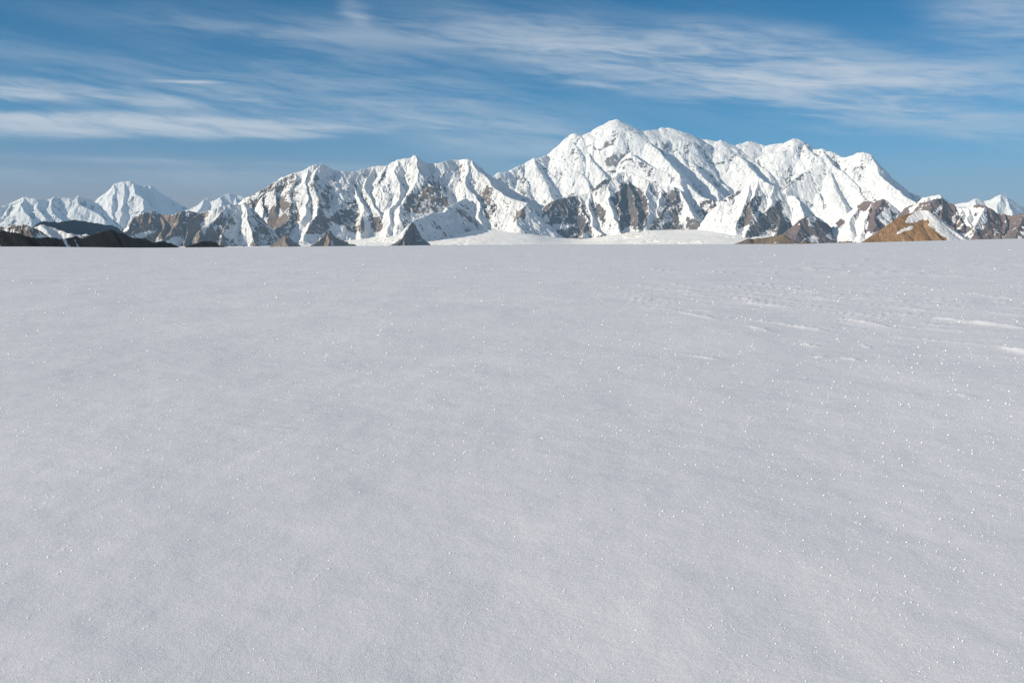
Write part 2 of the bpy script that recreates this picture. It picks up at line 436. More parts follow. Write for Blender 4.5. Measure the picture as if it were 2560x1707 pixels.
build_mountain(
    'snow_mountain', 'broad snow mountain of three rounded tops with brown rock ribs, lower than the massif', 'mountain', BROWN,
    [(540, 600), (575, 560), (596, 523), (612, 495), (629, 490), (647, 477), (670, 463), (684, 454), (700, 444), (716, 439), (736, 433), (759, 425), (773, 417), (785, 412), (801, 408), (810, 413), (824, 421),
     (837, 426), (858, 428), (876, 429.5), (893, 426.5), (909, 420), (920, 420), (936, 416), (968, 413), (980, 406), (994, 398), (1017, 395.5), (1030, 387.5), (1040, 391), (1056, 403.6),
     (1074, 408.7), (1090, 409), (1107, 403.6), (1125, 399.5), (1148, 399), (1173, 398), (1181, 402.5), (1189, 410.5), (1208, 424), (1226, 436), (1244, 448), (1258, 456), (1276, 470),
     (1299, 486), (1325, 500), (1348, 511.5), (1375, 522), (1400, 540)], [(540, 23500), (1170, 24500), (1400, 24750)],
    spurs=[[(801, 408), (788, 445), (792, 463), (796, 502), (787, 539), (765, 590)], [(741, 433), (741, 452), (730, 479), (727, 507), (720, 534), (702, 592)],
           [(670, 463), (661, 489), (658, 516), (670, 534), (684, 567), (679, 605)], [(858, 428), (826, 456), (833, 489), (817, 521), (787, 551), (764, 590)],
           [(909, 420), (886, 459), (890, 489), (905, 525), (900, 555), (895, 590)], [(936, 417), (918, 456), (927, 489), (941, 521), (955, 557), (958, 585)],
           [(994, 398), (985, 425), (1000, 460), (992, 500), (975, 540), (965, 580)], [(1033, 388), (1047, 429), (1029, 470), (1006, 510), (1000, 550)],
           [(1090, 409), (1084, 456), (1074, 493), (1061, 525), (1049, 550)], [(1130, 399), (1111, 429), (1102, 459), (1107, 489), (1090, 530), (1085, 560)],
           [(1171, 398), (1165, 436), (1176, 470), (1187, 484), (1198, 525), (1205, 560)], (1.7, (1179, 401), (1198, 429), (1215, 443), (1231, 461), (1258, 485), (1286, 498), (1309, 507), (1304, 525), (1288, 560)),
           [(1231, 461), (1221, 498), (1217, 525), (1221, 560)], [(629, 490), (625, 515), (640, 545), (630, 580)], [(700, 444), (690, 475), (695, 510)],
           [(770, 420), (765, 450), (772, 480), (760, 510), (752, 545)], [(1056, 404), (1062, 430), (1056, 460)], [(968, 413), (958, 440), (950, 470), (965, 500)],
           [(876, 430), (862, 455), (868, 490), (856, 530), (850, 570)]],
    extra=[([(1028, 557), (1049, 545), (1063, 537), (1084, 532), (1106, 533), (1125, 525), (1143, 507), (1165, 495)], [20300, 20600, 20900, 21300, 21700, 22100, 22600, 23000], 0.8)],
    flute=(230, 48), iso=(420, 58), base=0.06, seed=32, streak=(50, 300), s_crest=0.95, s_spur=0.80, warp=115, dr=13, dpx=0.8, slope_rock=0.75,
    rocks=[(0.52, [(590, 527), (612, 492), (647, 474), (690, 451), (735, 433), (748, 470), (722, 520), (700, 505), (660, 500), (640, 520)]),
           (0.80, [(665, 532), (700, 500), (735, 500), (752, 545), (732, 580), (705, 603), (678, 600)]), (0.45, [(755, 440), (800, 440), (828, 440), (832, 490), (800, 515), (768, 520)]),
           (0.62, [(780, 505), (832, 495), (822, 530), (790, 562), (768, 560)]), (0.95, [(742, 594), (765, 562), (800, 535), (818, 545), (825, 572), (800, 587), (770, 584)]),
           (0.95, [(818, 545), (845, 528), (864, 560), (850, 567), (820, 557)]), (0.72, [(845, 510), (890, 500), (908, 545), (912, 582), (880, 587), (858, 560)]),
           (0.9, [(922, 535), (945, 545), (964, 572), (945, 584), (923, 565)]),
           (0.52, [(998, 510), (1030, 475), (1055, 450), (1085, 452), (1112, 448), (1118, 480), (1122, 522), (1085, 532), (1055, 534), (1018, 532)]),
           (0.5, [(1212, 465), (1232, 465), (1242, 520), (1226, 552), (1195, 532)]), (0.85, [(1282, 556), (1293, 525), (1312, 518), (1314, 547)]),
           (0.8, [(1140, 518), (1160, 525), (1186, 552), (1170, 553), (1145, 537)]), (0.8, [(1078, 545), (1106, 572), (1090, 572)])],
    snows=[(0.03, [(735, 585), (765, 545), (790, 510), (800, 515), (780, 555), (760, 590), (735, 600)])])

# ---- the high massif
build_mountain(
    'snow_massif', 'huge white massif with the pointed highest summit and a long chain of domed tops', 'mountain', FAR,
    [(1195, 470), (1220, 450), (1240, 435), (1247, 430.5), (1275, 429), (1282, 423), (1297, 414), (1311, 410.5), (1332, 394), (1339, 396), (1358, 391.5), (1374, 387), (1389, 377), (1400, 364.5), (1412, 348),
     (1426, 337), (1440, 334), (1450, 339.6), (1457, 341), (1476, 330), (1492, 324), (1507, 315), (1523, 304), (1543, 298), (1554, 305.4), (1566, 312.5), (1585, 323), (1610, 329), (1622, 325.5),
     (1646, 323), (1655, 318.4), (1670, 320), (1686, 323), (1707, 330), (1726, 337), (1746, 346.4), (1760, 348), (1787, 353), (1801, 350.3), (1819, 355.6), (1838, 364.8), (1865, 354.4), (1879, 353.3), (1895, 360),
     (1913, 364.8), (1930, 361.3), (1950, 358), (1959, 359), (1971, 352), (1985, 346.4), (1994, 346.4), (2007, 353.3), (2021, 364.8), (2037, 375), (2053, 371), (2067, 377.4), (2081, 380), (2099, 389), (2115, 394.6),
     (2127, 389), (2150, 381), (2161, 379.7), (2173, 384.3), (2182, 395.8), (2193, 405), (2205, 419), (2219, 432.5), (2228, 444), (2247, 458), (2264, 472), (2281, 484), (2297, 489), (2309, 498.6), (2320, 512), (2350, 540)],
    [(1195, 34000), (1400, 36000), (1900, 37500), (2350, 35000)],
    spurs=[[(1297, 414), (1318, 449), (1320, 482), (1341, 512)], [(1332, 395), (1353, 435), (1372, 473), (1386, 510)], [(1375, 388), (1391, 421), (1415, 454), (1443, 495)],
           [(1412, 350), (1429, 369), (1448, 421), (1467, 449), (1476, 490)], [(1457, 342), (1471, 360), (1480, 402), (1502, 423), (1526, 455)],
           (1.25, (1505, 318), (1512, 350), (1544, 381), (1544, 430), (1540, 460)), (1.2, (1543, 300), (1560, 340), (1570, 379), (1566, 402), (1575, 450)),
           (1.75, (1585, 324), (1618, 350), (1641, 374), (1665, 402), (1695, 435), (1710, 480)), (1.6, (1575, 381), (1608, 404), (1641, 421), (1674, 432), (1712, 455), (1759, 500)),
           (1.5, (1707, 330), (1718, 370), (1714, 400), (1734, 412), (1757, 444), (1796, 475), (1801, 515)), (1.45, (1787, 353), (1792, 377), (1778, 398), (1780, 430), (1796, 449), (1815, 470), (1838, 500)),
           (1.7, (1801, 350), (1817, 375), (1861, 398), (1881, 421), (1904, 449), (1915, 480)), (1.6, (1865, 355), (1870, 391), (1907, 419), (1925, 437), (1930, 470)),
           (1.5, (1994, 347), (2020, 375), (2056, 395), (2049, 412), (2026, 421), (1996, 439), (1971, 462), (1955, 490)), (1.4, (2040, 415), (2021, 423), (2028, 449), (2040, 481), (2067, 515), (2095, 553)),
           (1.6, (2056, 373), (2077, 412), (2104, 428), (2136, 458), (2159, 485), (2180, 520)), (1.5, (2058, 410), (2090, 458), (2100, 490), (2122, 530)),
           (1.8, (2178, 391), (2188, 416), (2207, 444), (2240, 472), (2274, 494), (2297, 512)), (1.5, (2115, 395), (2140, 440), (2159, 470), (2182, 482), (2205, 510)),
           (1.4, (1950, 358), (1945, 385), (1960, 410), (1950, 435)), (1.4, (1913, 365), (1925, 390), (1940, 412)), (1.4, (1646, 324), (1655, 350), (1680, 375), (1705, 395)),
           (1.4, (1426, 337), (1440, 360), (1455, 390)), (1.4, (1746, 347), (1750, 380), (1760, 410))],
    flute=(380, 70), iso=(620, 50), base=0.06, seed=41, s_crest=1.12, s_spur=0.95, dr=22, dpx=0.8, slope_rock=0.7, warp=60, smooth_top=(2600, 3100), shelf=([1195, 1425, 1480, 1600, 1700, 1940, 1990, 2035, 2240], [60, 60, 650, 800, 1000, 900, 450, 80, 60]), shoulder=160, streak=(80, 500),
    rocks=[(0.44, [(1512, 381), (1548, 376), (1580, 393), (1595, 435), (1520, 435), (1512, 405)]), (0.5, [(1950, 482), (1975, 452), (2026, 419), (2030, 432), (1990, 458)]),
           (0.35, [(1590, 395), (1640, 425), (1660, 460), (1620, 455)])])

# ---- front mountains below the massif
build_mountain(
    'front_mountain', 'snow capped front mountain with grey rock buttresses, below the pointed highest summit', 'mountain', GREY,
    [(1325, 590), (1346, 553), (1363, 511), (1391, 499), (1419, 493), (1445, 487), (1471, 480), (1490, 466), (1511, 449), (1530, 445), (1542, 434), (1559, 431), (1577, 433), (1599, 442), (1622, 454), (1641, 463.5),
     (1660, 468), (1686, 466), (1695, 470.6), (1712, 482), (1736, 492), (1757, 494), (1778, 499), (1801, 504), (1825, 530), (1840, 560)], [(1325, 23000), (1560, 24500), (1840, 24000)],
    spurs=[[(1445, 487), (1450, 515), (1464, 548), (1467, 574), (1462, 600), (1464, 622)], [(1391, 499), (1372, 525), (1358, 565), (1346, 592)], [(1419, 494), (1419, 530), (1403, 565), (1386, 604)],
           [(1471, 480), (1464, 497), (1476, 534), (1490, 567), (1518, 602)], [(1542, 435), (1523, 466), (1518, 494), (1528, 530), (1549, 582)],
           [(1565, 432), (1570, 454), (1589, 494), (1594, 530), (1601, 575)], [(1618, 455), (1620, 506), (1615, 560)], [(1686, 466), (1688, 494), (1660, 520), (1636, 553), (1618, 584)],
           (1.3, (1692, 475), (1698, 513), (1707, 553), (1712, 602)), (1.7, (1697, 472), (1721, 525), (1743, 553), (1764, 582)), [(1778, 499), (1792, 527), (1808, 550), (1819, 578)],
           [(1575, 433), (1555, 470), (1545, 510), (1550, 560)], [(1650, 466), (1645, 500), (1640, 530)], (1.2, (1686, 500), (1678, 550), (1690, 602)), [(1745, 493), (1755, 530), (1775, 560)]],
    flute=(220, 50), iso=(320, 42), base=0.05, seed=51, streak=(45, 260), dr=13, dpx=0.75, slope_rock=0.45,
    rocks=[(0.78, [(1358, 513), (1391, 497), (1446, 486), (1468, 550), (1472, 575), (1455, 590), (1466, 622), (1425, 622), (1430, 600), (1386, 602), (1348, 598), (1344, 585), (1358, 545)]),
           (0.92, [(1468, 482), (1511, 447), (1534, 444), (1500, 470)]), (0.72, [(1472, 500), (1500, 508), (1514, 530), (1510, 562), (1485, 537)]), (0.92, [(1488, 590), (1510, 588), (1522, 607), (1498, 614)]),
           (0.80, [(1555, 455), (1600, 468), (1622, 510), (1620, 547), (1612, 573), (1588, 573), (1570, 567), (1550, 580), (1548, 545), (1536, 520), (1526, 500)]),
           (0.6, [(1622, 473), (1652, 478), (1652, 492), (1630, 497)]),
           (0.78, [(1655, 485), (1690, 467), (1708, 520), (1702, 530), (1695, 540), (1715, 580), (1713, 600), (1685, 605), (1655, 594), (1640, 578), (1614, 584), (1636, 552), (1665, 513)]),
           (0.95, [(1715, 538), (1740, 548), (1768, 577), (1742, 583), (1737, 600), (1715, 594)]), (0.62, [(1757, 498), (1803, 503), (1816, 550), (1824, 580), (1790, 562), (1760, 552), (1742, 525)])],
    snows=[(0.1, [(1348, 590), (1352, 545), (1372, 535), (1385, 520), (1392, 522), (1375, 548), (1360, 562)]), (0.1, [(1385, 562), (1440, 562), (1440, 568), (1385, 570)]), (0.15, [(1655, 552), (1680, 540), (1678, 556), (1655, 562)])])
build_mountain(
    'front_mountain', 'white domed front mountain, rock under its cap, right of the buttressed front mountain', 'mountain', GREY,
    [(1775, 530), (1801, 504), (1819, 491), (1842, 481), (1856, 469), (1874, 458), (1897, 452.7), (1920, 455.5), (1936, 464.6), (1952, 479.6), (1971, 490), (1985, 490), (1998, 501), (2017, 515), (2033, 533.5), (2058, 552), (2085, 580)], 23200,
    spurs=[[(1874, 458), (1861, 494), (1847, 540), (1842, 576)], [(1897, 455), (1879, 505), (1879, 550), (1861, 592)], [(1936, 467), (1930, 504), (1920, 527), (1893, 554), (1874, 592)],
           [(1971, 490), (1955, 511), (1959, 533), (1970, 554), (1973, 600)], (1.3, (1930, 504), (1945, 540), (1940, 600)), (1.7, (1985, 490), (2000, 520), (2020, 555))],
    flute=(200, 42), iso=(300, 38), base=0.05, seed=52, streak=(45, 260), dr=13, dpx=0.75, slope_rock=0.5,
    rocks=[(0.82, [(1845, 550), (1868, 510), (1888, 488), (1912, 492), (1892, 530), (1882, 562), (1843, 574)]), (0.88, [(1856, 594), (1888, 550), (1918, 525), (1953, 498), (1960, 530), (1978, 555), (1980, 605), (1856, 608)]),
           (0.85, [(1798, 505), (1842, 480), (1858, 468), (1852, 485), (1815, 503)])],
    snows=[(0.1, [(1900, 590), (1910, 578), (1940, 580), (1938, 592), (1905, 598)])])
build_mountain(
    'rocky_hill', 'dark purplish rock hill with snow patches at the foot of the white domed front mountain', 'hill', PURPLE,
    [(1950, 596), (1973, 570), (1996, 552), (2014, 540), (2026, 537), (2044, 546), (2065, 556.5), (2086, 568), (2099, 584), (2125, 578), (2141, 586), (2152, 590), (2180, 604)], [(1950, 19000), (2180, 21500)],
    spurs=[(1.2, (2026, 537), (2022, 565), (2005, 600)), (1.2, (2065, 556), (2066, 580), (2064, 606)), (1.2, (1996, 552), (1992, 580), (1985, 606)), (1.2, (2125, 578), (2120, 600))],
    flute=(150, 24), iso=(220, 22), base=0.97, seed=53, dr=11, slope_rock=0.3,
    snows=[(0.12, [(2015, 545), (2030, 541), (2044, 548), (2030, 560), (2040, 575), (2020, 565)]), (0.2, [(2028, 590), (2050, 596), (2046, 612), (2025, 612)]), (0.15, [(2068, 585), (2078, 580), (2078, 610), (2068, 612)])])

# ---- right middle distance
build_mountain(
    'rocky_peak', 'purple brown rock peak with slanting snow strips, behind the ochre hill', 'mountain', PURPLE,
    [(2080, 575), (2095, 552), (2104, 548), (2125, 530), (2147, 514), (2166, 502), (2181, 504.5), (2195, 501), (2209, 497.4), (2219, 507), (2233, 520), (2252, 537), (2264, 539), (2290, 560), (2310, 585)], 20500,
    spurs=[[(2181, 505), (2172, 540), (2160, 565), (2150, 588)], [(2209, 498), (2190, 535), (2185, 560), (2172, 582)], [(2233, 520), (2235, 555), (2238, 580)], (1.8, (2147, 514), (2130, 545), (2118, 575)), [(2104, 548), (2102, 575)]],
    flute=(180, 28), iso=(260, 24), base=0.06, seed=61, dr=12, slope_rock=0.3,
    rocks=[(0.97, [(2143, 516), (2166, 500), (2186, 503), (2168, 530)]), (0.97, [(2166, 540), (2190, 500), (2212, 495), (2222, 515), (2205, 530), (2193, 545), (2215, 565), (2200, 580), (2160, 580), (2172, 560)]),
           (0.95, [(2090, 555), (2105, 542), (2113, 560), (2105, 572), (2092, 570)]), (0.8, [(2230, 530), (2245, 535), (2240, 555), (2230, 552)]), (0.7, [(2245, 538), (2264, 540), (2262, 556), (2248, 556)])],
    snows=[(0.1, [(2164, 534), (2182, 504), (2190, 504), (2170, 530)])])
build_mountain(
    'rocky_ridge', 'long purple brown rock ridge with snow gullies, running behind the ochre hill to the edge', 'ridge', PURPLE,
    [(2235, 560), (2264, 532), (2271, 520), (2295, 508), (2309, 507), (2328, 502), (2343, 497.4), (2358, 495.7), (2371, 505.7), (2390, 515), (2405, 517.6), (2424, 517.6), (2440, 511.7), (2457, 513), (2467, 520),
     (2486, 532), (2507, 534), (2531, 540), (2560, 534), (2600, 528), (2680, 540), (2760, 560)], 19500,
    spurs=[[(2358, 496), (2342, 530), (2350, 553), (2385, 568)], [(2390, 515), (2376, 545), (2378, 570)], [(2328, 502), (2315, 535), (2310, 565)], [(2405, 518), (2400, 548), (2405, 572)], [(2424, 518), (2420, 545), (2428, 565)],
           [(2457, 513), (2452, 545), (2445, 570)], [(2486, 532), (2475, 560), (2462, 585)], [(2507, 534), (2512, 565), (2505, 592)], [(2560, 534), (2545, 565), (2538, 602)], [(2600, 530), (2590, 570), (2580, 605)]],
    flute=(160, 26), iso=(240, 24), base=0.78, seed=62, dr=11, slope_rock=0.4,
    snows=[(0.1, [(2272, 522), (2300, 507), (2290, 520), (2275, 540)]), (0.12, [(2390, 518), (2440, 518), (2462, 515), (2470, 545), (2458, 575), (2430, 572), (2415, 560), (2400, 540)]), (0.1, [(2335, 535), (2352, 512), (2356, 518), (2342, 540)]),
           (0.15, [(2385, 560), (2400, 520), (2393, 518), (2378, 550)])],
    rocks=[(0.9, [(2424, 518), (2440, 510), (2458, 512), (2445, 519)]), (0.8, [(2445, 555), (2462, 550), (2460, 565), (2447, 566)])])
build_mountain(
    'ochre_hill', 'near ochre brown scree hill capped with smooth snow, one flank in blue shade', 'hill', OCHRE,
    [(2110, 626), (2150, 608), (2171, 594), (2205, 572), (2228, 556), (2252, 540), (2281, 531), (2300, 525), (2321, 526), (2333, 534), (2352, 548.6), (2374, 567.6), (2393, 584), (2414, 598.6), (2440, 615)],
    [(2110, 4100), (2300, 4430), (2322, 4436), (2440, 4625)],
    spurs=[(1.1, (2316, 527), (2312, 552), (2280, 572), (2240, 590), (2215, 612)), (1.2, (2316, 548), (2335, 580), (2360, 604)), (1.3, (2240, 548), (2215, 580), (2190, 612)),
           (1.0, (2281, 531), (2262, 560), (2235, 580))],
    flute=(70, 2), iso=(90, 2.5), base=1.0, seed=63, dr=3.5, dpx=0.6, rback=500, warp=2.5, slope_rock=0.0, s_crest=0.82, s_spur=0.7, dnoise=0.0, jag=2, streak=(25, 120),
    snows=[(0.0, [(2298, 523), (2322, 523), (2345, 535), (2425, 595), (2450, 640), (2382, 640), (2369, 601), (2360, 592), (2331, 572), (2315, 561), (2316, 549), (2298, 553), (2281, 559), (2262, 558), (2269, 546), (2281, 537)]),
           (0.02, [(2238, 585.5), (2252, 572), (2281, 563), (2284, 568), (2274, 576), (2250, 583)])])

# ---- rock islands in the glacier and low moraines
NK = dict(flute=(70, 26), iso=(100, 34), base=0.80, dr=5, slope_rock=0.8, rback=700, warp=40, jag=14, concave=130.0, s_spur=2.2, streak=(30, 160))
build_mountain('rock_island', 'tall dark pointed rock island standing in the glacier before the triple topped snow mountain', 'rock', GREY,
               [(950, 628), (976, 618), (994, 609), (1006, 594), (1014, 575), (1022, 560), (1028, 556), (1036, 557), (1042, 571), (1047, 578), (1052, 590), (1060, 602), (1078, 618)], [(950, 16800), (1078, 18200)],
               spurs=[(0.9, (1030, 556), (1032, 580), (1036, 606)), (1.0, (1018, 568), (1012, 600), (1005, 622))], seed=71, s_crest=3.0, **NK)
build_mountain('rock_island', 'small brown rock knob under the triple topped snow mountain, leftmost rock island', 'rock', BROWN,
               [(646, 630), (668, 619), (688, 608), (699, 597), (712, 587), (722, 590), (730, 602), (745, 612), (762, 626)], 17800, spurs=[(0.9, (714, 588), (716, 605), (718, 622))], seed=72, s_crest=2.6, **NK)
build_mountain('rock_island', 'brown wedge shaped rock spur between the small brown knob and the tall pointed rock island', 'rock', BROWN,
               [(738, 630), (770, 617), (791, 607), (806, 595), (815, 580), (822, 575), (836, 590), (850, 600), (872, 607), (905, 618), (930, 628)], [(738, 17300), (930, 18800)], spurs=[(1.0, (820, 573), (822, 595), (815, 622))], seed=73, s_crest=2.6, **NK)
MO = dict(flute=(50, 4), iso=(70, 4), base=1.0, dr=5, slope_rock=0.1, rback=400, warp=8, s_crest=0.5, s_spur=0.5)
build_mountain('moraine_mound', 'long grey gravel mound at the snowfield edge, below the white domed front mountain', 'mound', MORAINE,
               [(1810, 622), (1833, 611.6), (1849, 604.7), (1870, 596.7), (1897, 595.5), (1920, 593), (1939, 590), (1957, 586), (1966, 591), (1971, 600), (1980, 598), (1991, 604.7), (2005, 611.6), (2025, 622)], 7200,
               spurs=[(1.2, (1870, 597), (1866, 615)), (1.2, (1920, 593), (1915, 615)), (1.2, (1957, 586), (1962, 612))], seed=74, **MO)
build_mountain('moraine_mound', 'tiny brown gravel mound between the long grey mound and the grey hump', 'mound', MORAINE,
               [(1998, 622), (2013, 601), (2028, 607), (2040, 605.4), (2069, 611.6), (2090, 622)], 6800, spurs=[(1.2, (2013, 601), (2010, 616))], seed=75, **MO)
build_mountain('moraine_mound', 'low grey hump of gravel beside the left foot of the ochre hill', 'mound', MORAINE,
               [(2065, 620), (2083, 609), (2099, 603.5), (2125, 603.5), (2138, 609), (2158, 620)], 6500, spurs=[(1.2, (2110, 603), (2108, 616))], seed=76, **MO)

# ------------------------------------------------------------------ glacier
m, t, b = new_mat('glacier_snow')
geo = t.add('ShaderNodeNewGeometry')
mp = t.add('ShaderNodeMapping'); t.l.new(geo.outputs['Position'], mp.inputs['Vector'])
mp.inputs['Scale'].default_value = (1 / 900.0, 1 / 3500.0, 0)
mp.inputs['Rotation'].default_value = (0, 0, 0.5)
n1 = t.noise(mp.outputs[0], 1.0, 5, 0.55, 0.6)
n2 = t.noise(geo.outputs['Position'], 1 / 60.0, 4, 0.6)
colr = t.mix(t.m('MULTIPLY', t.ramp(n1, 0.52, 0.68), 0.55), rgb((0.93, 0.915, 0.89)), rgb((0.82, 0.76, 0.69)))
t.l.new(colr, b.inputs['Base Color'])
b.inputs['Roughness'].default_value = 0.9; b.inputs['Specular IOR Level'].default_value = 0.1
bp = t.add('ShaderNodeBump'); bp.inputs['Strength'].default_value = 0.5; bp.inputs['Distance'].default_value = 12
t.l.new(n2, bp.inputs['Height']); t.l.new(bp.outputs[0], b.inputs['Normal'])
GLM = m
az = np.concatenate([np.linspace(R(-62), R(-31), 60)[:-1], np.linspace(R(-31), R(31), 1700), np.linspace(R(31), R(62), 60)[1:]])
rows = np.concatenate([np.linspace(900, 17500, 40), np.linspace(17500, 24000, 560)[1:], np.linspace(24000, 27000, 40)[1:], np.linspace(27000, 95000, 50)[1:]])
A, RR = np.meshgrid(az, rows)
X, Y = RR * np.sin(A), RR * np.cos(A)
FOOT = np.array([(-600, 600), (0, 600), (560, 607), (700, 606), (830, 603), (910, 594), (1000, 584), (1200, 577), (1320, 580), (1385, 596), (1455, 603), (1520, 592), (1600, 584), (1800, 582), (1900, 588), (2050, 590), (2200, 574), (2400, 572), (2560, 584), (3200, 580)], float)
_g = np.linspace(-600, 3200, 3801)
_fy = np.convolve(np.pad(np.interp(_g, FOOT[:, 0], FOOT[:, 1]), 65, 'edge'), np.hanning(131) / np.hanning(131).sum(), 'valid')
foot_t = (LEVEL - np.interp(A, az_of(_g), _fy)) / F
start_t = (LEVEL - 628.0) / F
q = np.clip((RR - 18300) / 3600.0, -1.0, 1.2)
tn_ = start_t + (foot_t - start_t) * np.where(q > 0, q ** 0.9, 0)
Zg = np.where(RR < 18300, np.interp(RR, [900, 18300], [-300, CZ + 18300 * start_t]), CZ + np.minimum(RR, 22600) * tn_)
Zg = Zg + 16 * fbm(X / 1500, Y / 900, 4, 501) * sstep(15000, 18000, RR)
wv = ridged(X / 420 + 0.5 * fbm(X / 300, Y / 300, 2, 511), Y / 230, 3, 502)
ice = sstep(0.08, 0.4, fbm(X / 1700, Y / 1700, 2, 503))
Zg = Zg + 26 * (wv - 0.7) * (0.5 + ice) + (3 + 10 * ice) * (ridged(X / 110, Y / 70, 3, 504) - 0.6)
ob = grid_mesh('glacier', X, Y, Zg, GLM)
ob['kind'] = 'structure'; ob['label'] = 'broad white valley glacier at the foot of the mountains'; ob['category'] = 'glacier'

# ------------------------------------------------------------------ snowfield
BR = np.array([(-400, 618), (0, 620), (120, 620.5), (350, 623), (575, 622), (1100, 617), (1430, 614.5), (1700, 613.5), (2010, 612), (2150, 608.5), (2350, 603), (2560, 597), (3000, 586)], float)
_a, _f, _u = direction(BR[:, 0], BR[:, 1])
BR_AZ, BR_T = np.arctan2(_a, _f), _u / np.hypot(_a, _f)
RB = 620.0                                # distance of the brow


def field_z(az, r):
    tb = np.interp(az, BR_AZ, BR_T)        # tangent of the brow's elevation
    zb = CZ + RB * tb
    q = r / RB
    z = zb * (0.55 * q + 0.45 * q ** 2)
    over = np.maximum(r - RB, 0)
    return z - over * 0.02 - 0.00035 * over ** 2


def ground_at(x, y):
    """point of the snowfield under a pixel of the photograph"""
    a, f, u = direction(x, y)
    h = math.hypot(a, f); az_ = math.atan2(a, f); tn = u / h
    r = np.geomspace(1.5, RB, 6000)
    g = CZ + r * tn - field_z(az_, r)
    i = int(np.argmax(g < 0)) or len(r) - 1
    return np.array([r[i] * math.sin(az_), r[i] * math.cos(az_)])


fine = np.linspace(R(-30.5), R(30.5), 1700)
coarse = np.linspace(R(30.5), R(360 - 30.5), 130)[1:-1]
az = np.concatenate([fine, coarse])
azs = (az + np.pi) % (2 * np.pi) - np.pi
# rows evenly spaced in the angle below the eye, so that detail is even in depth
tang = np.linspace(1.65 / 2.6, 1.65 / 400, 980)
rr = np.concatenate([[0.05, 0.8, 1.6], 1.65 / tang, np.linspace(405, RB + 20, 60), RB + 20 + np.linspace(0, 1, 24)[1:] ** 2 * 700])
A, RR = np.meshgrid(azs, rr)
X, Y = RR * np.sin(A), RR * np.cos(A)
wrap = np.abs(A) > BR_AZ[-1]
Zf = field_z(np.clip(A, BR_AZ[0], BR_AZ[-1]), RR)
Zf = np.where(np.abs(A) > R(60), np.minimum(Zf, 0.5), Zf)
near = np.exp(-RR / 260.0)
Zf = Zf + 0.05 * fbm(X / 5.0, Y / 7.0, 3, 601) * near + 0.012 * fbm(X / 0.9, Y / 1.1, 4, 602) * near
Zf = Zf + 0.12 * fbm(X / 60.0, Y / 40.0, 2, 606) + 0.45 * sstep(150, 500, RR) * fbm(X / 110.0, Y / 300.0, 4, 611)
# wind ripples, stronger to the right
th = R(-14)
U = X * math.cos(th) + Y * math.sin(th); V = -X * math.sin(th) + Y * math.cos(th)
px, py = project(X, Y, Zf)
right = sstep(0.5, 9.0, X - 0.10 * Y) * sstep(9, 16, RR) * (1 - 0.5 * sstep(60, 200, RR))
patch = sstep(0.0, 0.45, fbm(U / 14.0, V / 7.0, 3, 603))
rip = ridged(U / 3.2 + 0.4 * fbm(U / 2, V / 2, 2, 607), V / 0.75, 3, 604, 0.45)
Zf = Zf + 0.018 * right * patch * np.maximum(rip - 0.72, 0) * 2.2
farp = sstep(45, 80, RR) * sstep(2, 30, X - 0.05 * Y) * sstep(-0.05, 0.35, fbm(U / 35.0, V / 22.0, 3, 608))
rip2 = ridged(U / 7.0, V / 3.0, 3, 609, 0.5)
Zf = Zf + 0.06 * farp * np.maximum(rip2 - 0.75, 0) * 2.0
# the drifts one can tell apart: (x0,y0,x1,y1 in the photograph, height, width)
DR = [(1925, 671, 1990, 671, .16, .9), (2005, 670, 2040, 676, .10, .7), (1995, 740, 2060, 741, .07, .35), (2065, 741, 2170, 746, .09, .4), (1850, 750, 1965, 763, .09, .4), (1990, 760, 2085, 768, .06, .3),
      (2340, 790, 2470, 806, .11, .5), (2440, 803, 2560, 820, .09, .5), (2100, 790, 2215, 812, .08, .35), (1690, 772, 1780, 792, .06, .3), (1740, 784, 1820, 790, .05, .25), (1870, 812, 1920, 824, .06, .25), (1960, 808, 2050, 821, .07, .28),
      (2500, 862, 2610, 884, .10, .35), (1716, 885, 1790, 896, .045, .18), (2020, 887, 2062, 890, .05, .16), (2105, 890, 2140, 897, .05, .18), (2150, 858, 2175, 866, .035, .15), (2000, 856, 2045, 864, .05, .2), (2385, 980, 2425, 988, .04, .10),
      (2430, 735, 2540, 745, .06, .4), (2290, 742, 2420, 752, .07, .35), (1820, 738, 1900, 752, .05, .35), (2200, 778, 2290, 786, .05, .3), (1860, 795, 1960, 806, .05, .3), (680, 1072, 740, 1076, .015, .14),
      (2320, 690, 2450, 694, .10, .8), (2200, 680, 2300, 684, .10, .8), (2080, 664, 2200, 668, .12, 1.0), (2430, 668, 2540, 672, .12, 1.0)]
rs = np.random.default_rng(21)
for k_ in range(230):
    if k_ < 95:
        x_ = rs.uniform(1560, 2330); y_ = 690 + (x_ - 1560) * 0.06 + rs.normal(0, 1) * 26 + 35; l_ = rs.uniform(35, 150); sl_ = 0.085
    elif k_ < 185:
        x_ = rs.uniform(1840, 2620); y_ = 672 + rs.normal(0, 11) - (x_ - 2200) * 0.012; l_ = rs.uniform(15, 80); sl_ = 0.02
    elif k_ < 205:
        x_ = rs.uniform(2200, 2600); y_ = rs.uniform(730, 850); l_ = rs.uniform(40, 140); sl_ = 0.09
    elif k_ < 218:
        x_ = rs.uniform(-20, 500); y_ = rs.uniform(675, 740); l_ = rs.uniform(40, 120); sl_ = 0.0
    else:
        x_ = rs.uniform(300, 1500); y_ = rs.uniform(640, 720); l_ = rs.uniform(40, 120); sl_ = 0.02
    if y_ < 640:
        continue
    rad = 1.65 * F / (y_ - 585.0)
    st_ = 1.0 if k_ < 205 else 0.45
    DR.append((x_, y_, x_ + l_, y_ + l_ * sl_, st_ * rs.uniform(0.4, 1.2) * 0.0036 * rad ** 0.85, rs.uniform(0.6, 1.3) * 0.016 * rad))
